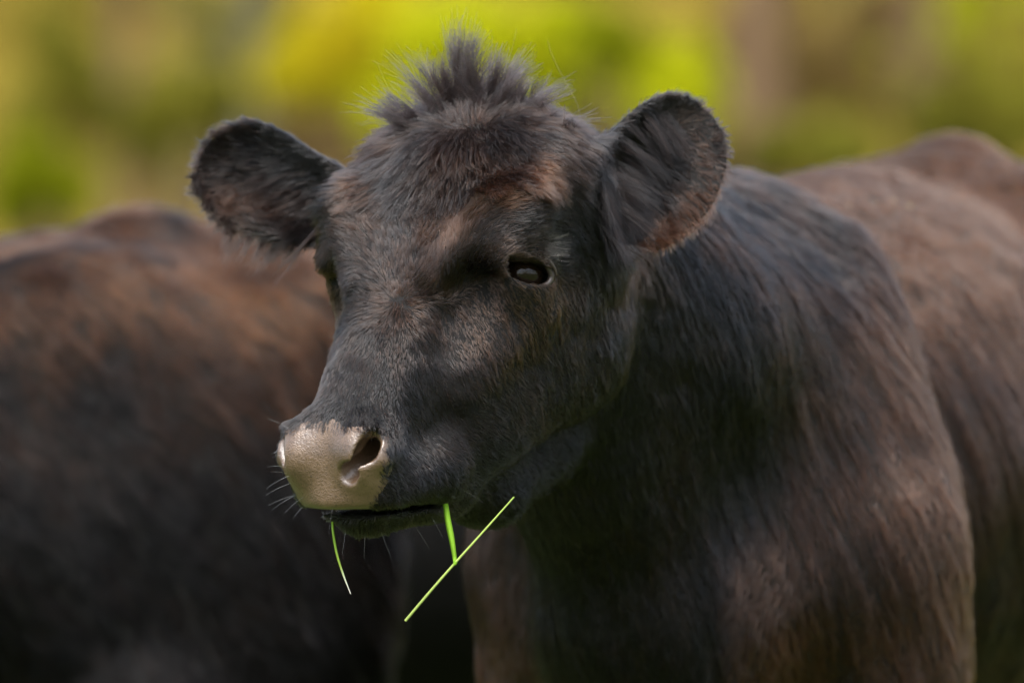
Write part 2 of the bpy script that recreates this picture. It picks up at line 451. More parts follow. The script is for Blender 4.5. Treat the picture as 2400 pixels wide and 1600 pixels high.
def tree(name, label, cat, group, X, Y, trunk_r, height, leaf, bark, seed, crown_lo, spread, nleaf, size=.07):
    r = np.random.default_rng(seed)
    z0 = float(max(0, hill_z(np.array(X), np.array(Y))) if Y > 36 else 0)
    root = tag(empty(name, (X, Y, z0)), label, cat, group)
    mb = MB(); lean = r.normal(size=2) * .03
    zs = np.linspace(-.2, height, 9)
    pts = [(X + lean[0] * z + .03 * math.sin(z * 1.3 + seed), Y + lean[1] * z, z0 + z) for z in zs]
    mb.add(*tube(pts, [trunk_r * (1.18 if i == 0 else 1 - .85 * (i / 8) ** 1.3) for i in range(9)], 10))
    cs = []; rs = []
    for i in range(10):
        z = crown_lo + (height - crown_lo) * (i + .5 * r.random()) / 10
        a = r.random() * 6.28; L = spread * (.5 + .6 * r.random()) * (1 - .5 * (z - crown_lo) / max(.1, height - crown_lo))
        e = np.array([X + math.cos(a) * L, Y + math.sin(a) * L, z0 + z + L * .25])
        s = np.array([X + lean[0] * z, Y + lean[1] * z, z0 + z - .25 * L])
        mb.add(*tube([s, (s + e) / 2 + [0, 0, .08 * L], e], [trunk_r * .3, trunk_r * .2, trunk_r * .08], 6))
        cs += [e, (s + e) / 2 + r.normal(size=3) * .2]; rs += [np.array([.7, .7, .45]) * L * .8 * (.7 + .5 * r.random())] * 2
    mesh_obj('trunk', mb.v, mb.f, bark, root)
    V, F = leaf_cloud(r, cs, rs, nleaf, size)
    mesh_obj('crown', V, F, leaf, root, smooth=False)
    return root
def shrub(name, label, cat, group, X, Y, Z, w, h, leaf, bark, seed, nleaf, size=.05):
    r = np.random.default_rng(seed)
    z0 = float(max(0, hill_z(np.array(X), np.array(Y))) if Y > 36 else 0)
    root = tag(empty(name, (X, Y, z0)), label, cat, group)
    mb = MB(); cs = []; rs = []
    for i in range(9):
        a = r.random() * 6.28; q = r.random() ** .6
        e = np.array([X + math.cos(a) * w * q, Y + math.sin(a) * w * .7 * q, Z + h * (.35 + .6 * r.random()) * (1.1 - .5 * q)])
        mb.add(*tube([(X + .1 * math.cos(a), Y + .1 * math.sin(a), z0 - .1), ((X + e[0]) / 2, (Y + e[1]) / 2, (z0 + e[2]) / 2 + .2), e], [.03, .022, .008], 5))
        cs.append(e); rs.append(np.array([w * .42, w * .35, h * .26]) * (.7 + .6 * r.random()))
    mesh_obj('stems', mb.v, mb.f, bark, root)
    V, F = leaf_cloud(r, cs, rs, nleaf, size)
    mesh_obj('foliage', V, F, leaf, root, smooth=False)
    return root

def bgx(px, Y): return (px - 1200) / S * (DIST + Y) / DIST
def bgz(py, Y): return ZC + (800 - py) / S * (DIST + Y) / DIST
TG = 'trees at the edge of the wood'
for px, Y, wpx, bark, leaf, lab, sd, lo in [
    (290, 33, 80, 'bark_brown', 'leaf_yellow', 'slim brown tree far left behind the broadside cow', 1, 4.2),
    (590, 31, 120, 'bark_grey', 'leaf_olive', 'grey trunked tree in the background above the drooping ear', 2, 4.6),
    (745, 38, 70, 'bark_brown', 'leaf_olive', 'thin tan tree between the grey trunk and the topknot', 3, 4.5),
    (1790, 30, 150, 'bark_brown', 'leaf_yellow', 'thick pinkish brown tree right of the raised ear', 4, 4.4),
    (2160, 34, 110, 'bark_brown', 'leaf_olive', 'brown tree in the background above the hip of the cow', 5, 4.4),
    (1960, 44, 70, 'bark_grey', 'leaf_olive', 'grey olive tree between the two brown trees on the right', 6, 5.0),
    (440, 46, 60, 'bark_grey', 'leaf_yellow', 'thin grey tree far behind the drooping ear', 7, 5.0)]:
    tree('tree', lab, 'tree', TG, bgx(px, Y), Y, wpx / S * (DIST + Y) / DIST / 2, 8.5, M[leaf], M[bark], sd, lo, 1.8, 1500, .08)
SG = 'shrubs under the trees'
for px, py, Y, wpx, hpx, leaf, lab, sd in [
    (1180, 110, 26, 760, 460, 'leaf_lime', 'bright lime shrub directly behind the topknot', 11),
    (1400, 140, 29, 440, 420, 'leaf_lime', 'bright lime shrub left of the raised ear', 12),
    (1390, 70, 24, 200, 130, 'leaf_green', 'darker green shrub in front of the lime foliage at the top', 13),
    (860, 110, 28, 420, 320, 'leaf_yellow', 'yellow shrub left of the topknot', 14),
    (1640, 230, 32, 340, 420, 'leaf_olive', 'olive shrub behind the raised ear', 15),
    (130, 180, 29, 240, 260, 'leaf_olive', 'yellow shrub at the far left', 16),
    (90, 400, 27, 220, 260, 'leaf_green', 'dark green shrub low at the far left', 17),
    (430, 210, 30, 260, 360, 'leaf_olive', 'olive shrub above the drooping ear', 18),
    (1930, 340, 27, 340, 180, 'leaf_olive', 'low green shrub above the back of the cow', 19),
    (1720, 330, 31, 300, 200, 'leaf_tan', 'dry tan shrub right of the raised ear', 20),
    (760, 330, 33, 460, 240, 'leaf_tan', 'dry tan shrub between the drooping ear and the forehead', 21),
    (2330, 260, 30, 300, 400, 'leaf_olive', 'olive shrub at the far right behind the hip', 22),
    (2030, 150, 36, 420, 420, 'leaf_tan', 'tan shrub between the brown trunks at the right', 23),
    (1770, 120, 38, 360, 420, 'leaf_tan', 'brown shrub behind the thick pinkish brown trunk', 25),
    (600, 60, 36, 300, 200, 'leaf_olive', 'olive shrub behind the grey trunk at the top left', 24)]:
    sc_ = (DIST + Y) / DIST / S
    shrub('shrub', lab, 'shrub', SG, bgx(px, Y), Y, bgz(py, Y) - hpx * sc_ * .62, wpx * sc_ * .5, hpx * sc_, M[leaf], M['bark_brown'], sd, 3600, .055)
# the wood further up the bank reads as one mass
r_ = np.random.default_rng(99)
NW = 800
cc = np.stack([r_.uniform(-95, 95, NW), r_.uniform(54, 120, NW), np.zeros(NW)], 1)
cc[:, 2] = np.maximum(hill_z(cc[:, 0], cc[:, 1]), 0) + r_.uniform(.3, 5.5, NW)
ra = np.radians(r_.uniform(75, 285, 190)); rr_ = r_.uniform(30, 42, 190)
ring = np.stack([np.sin(ra) * rr_, np.cos(ra) * rr_, r_.uniform(.5, 15, 190)], 1)  # unseen foliage ring behind the lens, added to darken eye reflections and front fill
for nm, lf, a, b_ in (('wood', 'leaf_olive', 0, 430), ('wood_undergrowth', 'leaf_tan', 430, 640), ('wood_foliage', 'leaf_green', 640, 800)):
    V, F = leaf_cloud(r_, cc[a:b_], [[2.2, 2.2, 1.5]] * (b_ - a), (b_ - a) * 170, .26)
    if nm == 'wood':
        V2, F2 = leaf_cloud(r_, ring, [[2.6, 2.6, 1.9]] * len(ring), len(ring) * 150, .24); F = np.concatenate([F, F2 + len(V)]); V = np.concatenate([V, V2])
    o = mesh_obj(nm, V, F, M[lf], smooth=False); o['kind'] = 'stuff'
    tag(o, {'wood': 'far olive wood on the bank, with an added unseen leaf ring behind the camera', 'wood_undergrowth': 'dry tan undergrowth of the far wood', 'wood_foliage': 'yellowing foliage of the far wood'}[nm], 'wood')


# ------------------------------------------------------------------ the cows
BA = R(17); B_O = np.array([.212, .55, 0.0])
BL = np.array([math.cos(BA), -math.sin(BA), 0]); BQ = np.array([math.sin(BA), math.cos(BA), 0])
def trunk_sdf(l, q, z, tail=True):
    a = np.abs(l)
    d = ell(l, q, z, (0, .58, .86), (.285, .56, .325))
    d = smin(d, ell(a, q, z, (.0, .98, .98), (.20, .28, .21)), .10)
    d = smin(d, cone(l, q, z, (0, .05, 1.095), (0, .55, 1.075), .066, .065), .07)
    d = smin(d, cone(l, q, z, (0, .55, 1.085), (0, .97, 1.176), .055, .040), .06)
    d = smin(d, ell(a, q, z, (.15, .90, 1.10), (.06, .10, .06)), .14)
    d = smin(d, cone(l, q, z, (0, .97, 1.176), (0, 1.17, 1.152), .040, .046), .06)
    d = smin(d, ell(a, q, z, (.09, 1.18, 1.09), (.07, .08, .075)), .08)
    d = smin(d, ell(a, q, z, (.13, 1.09, .78), (.10, .22, .28)), .14)          # thigh
    d = smin(d, cone(a, q, z, (.075, .07, 1.05), (.135, -.03, .80), .075, .105), .06)   # shoulder blade
    d = smin(d, ell(a, q, z, (.155, .0, .73), (.095, .13, .19)), .06)           # upper arm
    d = smin(d, ell(l, q, z, (0, -.10, .78), (.16, .19, .20)), .08)             # breast
    d = smin(d, cone(l, q, z, (0, -.16, .66), (0, .20, .60), .085, .11), .07)   # brisket
    d = smin(d, chain(a, q, z, [((.15, .0, .66), .085), ((.14, -.02, .44), .055), ((.14, .0, .40), .050), ((.14, .0, .14), .034), ((.14, -.02, .04), .05)], .02), .05)
    d = smin(d, chain(a, q, z, [((.14, 1.02, .62), .10), ((.14, 1.18, .46), .055), ((.14, 1.16, .40), .05), ((.14, 1.10, .14), .036), ((.14, 1.07, .04), .05)], .02), .06)
    d = smin(d, chain(l, q, z, [((0, 1.20, 1.15), .04), ((0, 1.275, 1.0), .026), ((0, 1.28, .6), .018), ((0, 1.27, .35), .035)], .02), .03)
    return d
def body_coords(x, y, z):
    X, Y = x - B_O[0], y - B_O[1]
    return X * BL[0] + Y * BL[1], X * BQ[0] + Y * BQ[1], z
def main_sdf(x, y, z):
    l, q, zz = body_coords(x, y, z)
    d = trunk_sdf(l, q, zz)
    p0 = head_pt(0, -.125, -.055); p1 = head_pt(0, -.06, -.17)
    d = smin(d, chain(x, y, z, [(p0, .085), ((.11, .33, 1.0), .150), ((.20, .58, .93), .20)], .05), .08)
    d = smin(d, chain(x, y, z, [(head_pt(0, -.14, -.075), .055), ((.10, .34, 1.085), .07), ((.215, .60, 1.09), .065)], .05), .06)
    d = smin(d, chain(x, y, z, [(p1, .06), ((.085, .27, .86), .07), ((.115, .34, .74), .075), ((.15, .42, .62), .08)], .05), .07)
    # folds of skin running down the neck
    return d

def axis(*segs):
    out = []
    for a, b, st in segs: out.append(np.linspace(a, b, max(2, int(round((b - a) / st)) + 1))[:-1])
    out.append([segs[-1][1]]); return np.concatenate(out)
FAST = bool(QUICK)
k = 1.6 if FAST else 1.0
GX = axis((-.36, -.22, .0036 * k), (-.22, -.08, .0022 * k), (-.08, -.02, .0036 * k), (-.02, .05, .0022 * k), (.05, .24, .0036 * k), (.24, .74, .011))
GY = axis((-.28, -.19, .0036 * k), (-.19, -.01, .0023 * k), (-.01, .24, .004 * k), (.24, .8, .012), (.8, 1.95, .02))
GZ = axis((-.02, .6, .02), (.6, .80, .009), (.80, .84, .0036 * k), (.84, .93, .0022 * k), (.93, 1.03, .0036 * k), (1.03, 1.09, .0022 * k), (1.09, 1.27, .0036 * k), (1.27, 1.32, .02))
gx_, gy_, gz_ = [g.astype(np.float32) for g in (GX, GY, GZ)]
x_, y_, z_ = gx_[:, None, None], gy_[None, :, None], gz_[None, None, :]
V_ = np.broadcast_to(main_sdf(x_, y_, z_), (len(GX), len(GY), len(GZ))).astype(np.float32).copy()
si = slice(0, np.searchsorted(GX, .30)); sj = slice(0, np.searchsorted(GY, .34)); sk = slice(np.searchsorted(GZ, .76), len(GZ))
V_[si, sj, sk] = smin(V_[si, sj, sk], head_sdf(x_[si], y_[:, sj], z_[:, :, sk]), .022)
v_, f_ = surface_nets(V_, GX, GY, GZ)
v_ = relax(v_, f_, 3)
del V_
vn_, fn_ = vnormals(v_, f_)
g_ = unit(np.array([.30, .30, -.90])); al_ = v_ @ g_; pf_ = v_ - al_[:, None] * g_ * .86
bm_ = sstep(.30, .40, np.linalg.norm(v_ - head_pt(0, .0, -.02), axis=1))
_u, _f, _n = to_head(v_); _e = np.linalg.norm(np.stack([np.abs(_u) - EYE_C[0], _f - EYE_C[1], _n - EYE_C[2]], 1), axis=1)
hm_ = (1 - bm_) * sstep(.030, .048, _e) * sstep(.20, .16, _f) * (np.abs(_u) < .13) * (_f > -.15)
v_ = v_ + vn_ * (hm_ * (.0016 * noise(v_, .034, 95) + .0010 * noise(v_, .015, 96)))[:, None]
v_ = v_ + vn_ * (bm_ * (.0032 * noise(pf_, .030, 91) + .0016 * noise(pf_, .014, 92) + .006 * noise(v_, .11, 93)))[:, None]
vn_, fn_ = vnormals(v_, f_)

cow = tag(empty('cow', (float(B_O[0]), float(B_O[1]), 0)), 'black cow with grass in its mouth and a tousled topknot, looking out to the left', 'cow', 'black cattle in the meadow')
U_, F_, N_ = to_head(v_)
# nose leather: the slanted front of the muzzle
def nose_margin(u, f, n, p):                  # > 0 on the leather, metres from its edge
    u = u - .002 * sstep(.06, .24, f)
    s_ = (f - .223) * .72 - (n - .044) * .69; dep = (f - .223) * .69 + (n - .044) * .72 + 6.5 * u * u
    hw = np.interp(s_, [-.012, .0, .012, .030, .050, .068, .083], [.022, .042, .061, .065, .056, .045, .034])
    jit = .0030 * noise(p, .009, 5) + .0022 * noise(p, .004, 6)
    top = s_ + .005 - .006 * (np.abs(u) / .04) ** 2
    return np.minimum(np.minimum(np.minimum(top, .0835 - s_), hw - np.abs(u)) + jit, np.minimum(dep + .004 + .1 * (np.abs(u) < .045), n + .035))
fc = v_[f_].mean(1); fu, ff, fnn = to_head(fc)
pad_m = nose_margin(fu, ff, fnn, fc); pad_f = pad_m > 0
def submesh(mask):
    fs = f_[mask]; ids, inv = np.unique(fs, return_inverse=True); return v_[ids], inv.reshape(-1, 4), ids
bv, bf, bids = submesh(~pad_f); nv, nf, nids = submesh(pad_f)
body_o = mesh_obj('body', bv, bf, M['skin'], cow)
nose_o = mesh_obj('nose_pad', nv, nf, M['nose'], cow)
for o, ids in ((body_o, bids), (nose_o, nids)):
    o.data.normals_split_custom_set_from_vertices(vn_[ids].tolist())

def eyeball(sgn):
    c = head_pt(sgn * EYE_C[0], EYE_C[1], EYE_C[2]); mb = MB(); n, m = 28, 18
    nrmv = unit(HU * EYE_N[0] * sgn + HF * EYE_N[1] + HN * EYE_N[2])
    e = np.cross(nrmv, (0, 0, 1.)); e /= np.linalg.norm(e); g = np.cross(nrmv, e)
    V = []
    for i in range(m + 1):
        t = math.pi * i / m; rr = EYE_R * (1 + .05 * math.exp(-(t / .55) ** 2))
        for k in range(n):
            a = 2 * math.pi * k / n
            V.append(c + rr * (math.cos(t) * nrmv + math.sin(t) * (math.cos(a) * e + math.sin(a) * g)))
    F = [(i * n + k, i * n + (k + 1) % n, (i + 1) * n + (k + 1) % n, (i + 1) * n + k) for i in range(m) for k in range(n)]
    mesh_obj('eye', V, F, M['eye'], cow)
def eyelid(sgn):
    pts = []; rad = []
    for k in range(41):
        t = 2 * math.pi * k / 40; h = .0280 * math.cos(t); w = .0142 * math.sin(t) - .001 - h * .1
        r2 = (EYE_R + .0055) ** 2 - (h * .82) ** 2 - w * w; e = EYE_C + EYE_H * h * .95 + EYE_V * w + EYE_N * math.sqrt(max(r2, 1e-5))
        pts.append(head_pt(sgn * e[0], e[1], e[2])); rad.append(.0024 + .0008 * math.cos(2 * t))
    V, F = tube(pts, rad, 8); mesh_obj('eyelid', V, F, M['lid'], cow)
def lid_fold(sgn, k0, a0, a1, rd):
    pts = []
    for a in np.linspace(a0, a1, 22):
        h = .0280 * k0 * math.cos(a); w = .0142 * k0 ** 1.6 * math.sin(a) - .001 - h * .1
        r2 = (EYE_R + .0098) ** 2 - (h * .80) ** 2 - (w * .9) ** 2; e = EYE_C + EYE_H * h * .95 + EYE_V * w + EYE_N * (math.sqrt(max(r2, 2e-5)))
        pts.append(head_pt(sgn * e[0], e[1], e[2]))
    V, F = tube(pts, rd * np.sin(np.linspace(.15, math.pi - .15, 22)) ** .6, 8); mesh_obj('lid_fold', V, F, M['lid'], cow)
for sg in (1, -1):
    eyeball(sg); eyelid(sg); lid_fold(sg, 1.16, .10, math.pi * .97, .0024)

# ------------------------------------------------------------------ fur
def add_hair(name, P, radius, tint, mat, parent, kind=None, tip=.25):
    n, kpt, _ = P.shape
    hc = bpy.data.hair_curves.new(name); hc.add_curves([kpt] * n)
    loc = np.array(parent.location, np.float32)
    hc.position_data.foreach_set('vector', (P - loc).astype(np.float32).ravel())
    rad = (np.asarray(radius, np.float32)[:, None] * np.linspace(1, tip, kpt, dtype=np.float32)[None] ** .8)
    a = hc.attributes.get('radius') or hc.attributes.new('radius', 'FLOAT', 'POINT'); a.data.foreach_set('value', rad.astype(np.float32).ravel())
    t = hc.attributes.new('tint', 'FLOAT', 'CURVE'); t.data.foreach_set('value', np.asarray(tint, np.float32))
    hc.materials.append(mat)
    o = bpy.data.objects.new(name, hc); col.objects.link(o); o.parent = parent
    if kind: o['kind'] = kind
    return o

def visible_vertex(v, vn, px, py, tol=14):
    k = (DIST + v[:, 1]) / DIST
    qx = 1200 + v[:, 0] * S / k; qy = 800 - (v[:, 2] - ZC) * S / k
    d2 = (qx - px) ** 2 + (qy - py) ** 2
    ok = (vn[:, 1] < .1)
    for t in (tol, 30, 60, 120, 300):
        c = np.nonzero(ok & (d2 < t * t))[0]
        if len(c): break
    return c[np.argmin(v[c, 1] + np.sqrt(d2[c]) * .0008)]

# combing notes: photo pixel, direction the hair lies there (x right, y down), length mm, lift deg, brownness
COMB = [
 (932,712, 0,1, 8.64,30,0.15),(932,690, 0,-1, 8.64,30,0.15),(960,705, 1,-.1, 8.64,28,0.2),(905,708, -1,.1, 8.64,28,0.15),
 (930,750, .0,1, 9.36,22,0.1),(987,740, .6,.7, 9.36,20,0.15),(870,735, -.7,.5, 8.64,20,0.1),(853,680, -1,-.2, 9.36,18,0.1),(853,572, -.75,-.5, 10.08,18,0.1),
 (930,640, 0,-1, 10.8,22,0.1),(930,570, .05,-1, 11.52,22,0.1),(930,515, .05,-1, 10.8,22,0.1),(1000,640, .7,-.7, 10.8,18,0.15),(1006,560, .6,-.75, 11.52,18,0.25),(870,520, -.4,-.8, 10.8,18,0.15),
 (800,560, -.8,-.1, 10.08,15,.12),(760,600, -.4,.9, 8.64,12,.15),(770,520, -.9,.2, 10.08,15,0.12),(800,660, -.4,.9, 7.92,12,0.1),(760,660, -.1,1, 7.2,12,0.4),
 (850,800, -.3,.95, 7.2,14,0.1),(930,820, -.05,1, 7.2,14,0.1),(1000,800, .3,.9, 7.2,14,0.15),(820,880, -.35,.95, 6.48,14,0.1),(900,900, -.2,1, 6.48,14,0.05),(980,900, .15,1, 6.48,14,0.05),
 (1080,890, .45,.85, 6.48,13,0.15),(1121,790, .5,.85, 6.48,13,0.35),(1060,770, .3,.95, 7.2,14,0.25),(760,960, -.4,.9, 5.76,14,0.05),(850,970, -.1,1, 5.76,16,0.05),(920,990, .2,1, 5.76,16,0.05),
 (973,940, .45,.8, 6.48,14,0.05),(1060,980, .7,.7, 6.48,13,0.05),(1139,990, .75,.6, 6.48,13,0.1),(1221,950, .65,.75, 7.2,12,0.1),(1300,900, .45,.9, 7.2,12,0.1),
 (931,1130, .55,.6, 5.76,20,0),(1000,1110, .35,.9, 6.48,18,0),(1040,1170, .1,1, 6.48,20,0),(950,1190, .2,1, 6.48,22,0),(690,1180, -.3,.9, 5.76,25,0),(678,1080, -.5,.7, 5.04,25,0),(850,1235, -.1,1, 7.2,30,0),(760,1225, -.3,1, 6.48,30,0),
 (1230,690, .6,.5, 5.76,12,0.6),(1150,715, .4,.8, 5.76,12,0.45),(1300,700, .3,.95, 6.48,12,0.4),(1350,800, .25,.95, 7.2,12,0.15),(1400,700, .15,1, 7.92,14,0.05),(1440,850, .05,1, 7.92,14,0.05),(1400,950, .3,.9, 8.64,14,0),
 (1300,1050, .8,.5, 8.64,14,0),(1200,1090, .9,.4, 7.92,14,0),(1120,1150, .8,.4, 7.92,14,0),(1180,1220, .6,.6, 10.08,18,0),
 (1040,650, .0,-1, 9.36,16,0.12),(1050,560, .2,-1, 10.8,18,0.3),(1100,490, .65,-.6, 11.52,18,0.35),(1190,455, 1,-.1, 11.52,18,0.4),(1150,540, .75,-.5, 8.64,16,0.1),(1100,620, .5,-.7, 7.92,14,0.1),
 (1230,510, 1,-.1, 9.36,16,0.05),(1320,520, .8,.4, 10.08,16,0.05),(1320,600, .9,.1, 10.08,20,0),(1360,560, .5,.85, 11.52,18,0),
 (1090,262, .0,-1, 16,36,0.12),(1010,420, -.3,.95, 30,28,0.05),(960,400, -.45,.9, 30,28,0.05),(1060,340, -.2,1, 36,30,0.1),(1080,420, .1,1, 32,26,0.05),(1000,330, -.5,.85, 34,28,0.05),
 (930,320, -.85,.4, 32,24,0.15),(896,391, -.8,.55, 26,18,0.1),(840,450, -.85,.4, 20,15,0.2),(880,460, -.8,.5, 20,16,0.15),(950,460, -.4,.9, 28,22,0.05),(900,290, -.95,.2, 25.6,15.6,0.15),
 (1180,330, .5,.8, 32,26,0.12),(1200,400, .6,.8, 26,20,0.28),(1150,420, .4,.9, 24,18,0.35),(1270,400, .75,.65, 20,14,0.5),(1290,320, .85,.5, 20,14,0.05),(1230,270, .8,.3, 20,14,0.15),(1340,380, .8,.6, 20,14,0.1),(1370,440, .6,.8, 22,18,0),
 (1150,240, .5,-.4, 20.8,27,0.12),(1020,240, -.7,-.2, 22.4,24,0.05),
 (1300,265, .8,.35, 20,16,.1),(1380,320, .8,.5, 18,16,.05),(1600,600, .45,.9, 14.96,9,0.02),(1700,480, .7,.6, 14.96,9,0),(1850,520, .75,.65, 16.32,9,0.05),(1700,800, .3,.95, 14.96,9,0),(1520,800, .1,1, 12.24,9,0),(1480,1000, .1,1, 12.24,10.5,0),(1900,800, .5,.87, 16.32,9,0.12),
 (1950,1000, .4,.92, 16.32,9,0.25),(1700,1100, .25,.97, 14.96,9,0.02),(2080,900, .45,.9, 16.32,9,0.4),(2150,1200, .2,1, 14.96,10.5,0.5),(2000,1300, .2,1, 14.96,10.5,0.3),(1600,1300, .2,1, 14.96,12,0.02),(1800,1400, -.4,.9, 17.68,13.5,0.25),(1850,1500, .1,1, 17.68,13.5,0.45),(2200,1500, .1,1, 14.96,12,0.55),
 (1350,1400, .15,1, 13.6,10.5,0),(1300,1300, .3,.95, 12.24,10.5,0),(1450,1450, .05,1, 13.6,10.5,0),(1560,1500, .1,1, 14.96,12,0),(1080,1400, .1,1, 16.32,12,0.22),(1110,1550, .15,1, 16.32,12,0.4),
 (2250,420, .6,.5, 16.32,9,0.7),(2150,560, .6,.75, 16.32,9,0.45),(2050,480, .7,.6, 16.32,9,0.35),(2300,700, .5,.85, 16.32,9,0.45),(2350,1000, .35,.93, 16.32,9,0.3),(2350,1400, .1,1, 16.32,9,0.15),
 (700,420, -.9,.2, 22,22,.05),(600,380, -.9,-.1, 20,22,.05),(520,340, -.8,-.4, 15,16,.05),(480,420, -1,.1, 13,16,.05),(500,500, -.8,.6, 16,18,.08),(560,470, -.8,.5, 18,22,.25),(600,545, -.7,.7, 24,22,.1),(660,560, -.75,.65, 30,22,.08),
 (650,480, -.9,.35, 22,22,.2),(700,520, -.8,.6, 28,22,.08),(735,530, -.65,.75, 30,22,.08),(760,450, -.8,.5, 22,18,.02),(580,305, -.7,-.4, 14,20,.05),(650,320, -.7,-.3, 12,14,.02),(740,380, -.9,-.1, 12,12,.0),(460,390, -1,-.1, 12,18,.05),
 (1420,520, .1,1, 26,18,.0),(1450,600, .1,1, 26,20,.0),(1440,420, .25,.95, 22,20,.02),(1465,330, .5,.8, 16,20,.05),(1495,270, .5,.6, 12,20,.05),(1555,230, .3,-.6, 9,20,.05),(1620,222, .4,-.7, 10,24,.05),(1685,275, .9,-.3, 9,20,.05),(1692,335, .95,.1, 10,20,.05),
 (1655,410, .8,.5, 11,20,.2),(1600,500, .7,.7, 13,20,.35),(1545,560, .5,.85, 16,22,.35),(1530,330, .7,.6, 22,24,.02),(1560,400, .75,.6, 22,24,.02),(1500,440, .5,.85, 26,24,.0),(1480,520, .3,.95, 28,22,.0),(1555,470, .6,.75, 20,22,.08),
 (1640,320, .5,.4, 7,12,0.35),(1620,420, .6,.5, 7,12,0.35),(1575,500, .5,.7, 8,12,0.35),(1525,565, .4,.9, 10,16,0.35),(1600,280, .4,-.1, 8,14,.2),
]

def comb(v, vn, notes, default_dir):
    ids = []; D = []; Q = []
    for px, py, dx, dy, L, lift, br in notes:
        i = visible_vertex(v, vn, px, py); ids.append(i)
        n = vn[i]; w = np.array([dx, 0, -dy], float)
        # the lie of the hair is the pixel direction slid along the line of sight until it is tangent to the hide
        yy = np.clip(-(w @ n) / (n[1] if abs(n[1]) > .35 else math.copysign(.35, n[1])), -1.5, 1.5); w[1] = yy
        w -= n * (w @ n); D.append(w / np.linalg.norm(w)); Q.append((L, lift, br))
    C = v[ids]; D = np.array(D); Q = np.array(Q, float)
    dirs = np.zeros_like(v); prop = np.zeros((len(v), 3)); W = np.zeros(len(v))
    for c, d, q in zip(C, D, Q):
        r2 = ((v - c) ** 2).sum(1)
        w = 1 / (r2 + 1e-5) ** 2
        dirs += w[:, None] * d; prop += w[:, None] * q; W += w
    w0 = 1 / (.16 ** 2) ** 2 * .25                       # default combing takes over away from the notes
    dirs += default_dir * w0; prop += np.array([14, 11, .2]) * w0; W += w0
    dirs /= W[:, None]; prop /= W[:, None]
    dirs -= vn * (dirs * vn).sum(1, keepdims=True)
    return unit(dirs), prop

def sample_tris(v, f, dens, rg):
    t = np.concatenate([f[:, [0, 1, 2]], f[:, [0, 2, 3]]]); de = np.concatenate([dens, dens])
    a, b, c = v[t[:, 0]], v[t[:, 1]], v[t[:, 2]]
    w = np.linalg.norm(np.cross(b - a, c - a), axis=1) * .5 * de
    n = int(w.sum()); cs = np.cumsum(w)
    k = np.searchsorted(cs, (np.arange(n) + rg.random(n)) / n * cs[-1]); k = np.minimum(k, len(t) - 1)
    r1 = np.sqrt(rg.random(n)); r2 = rg.random(n)
    bc = np.stack([1 - r1, r1 * (1 - r2), r1 * r2], 1)
    return t[k], bc

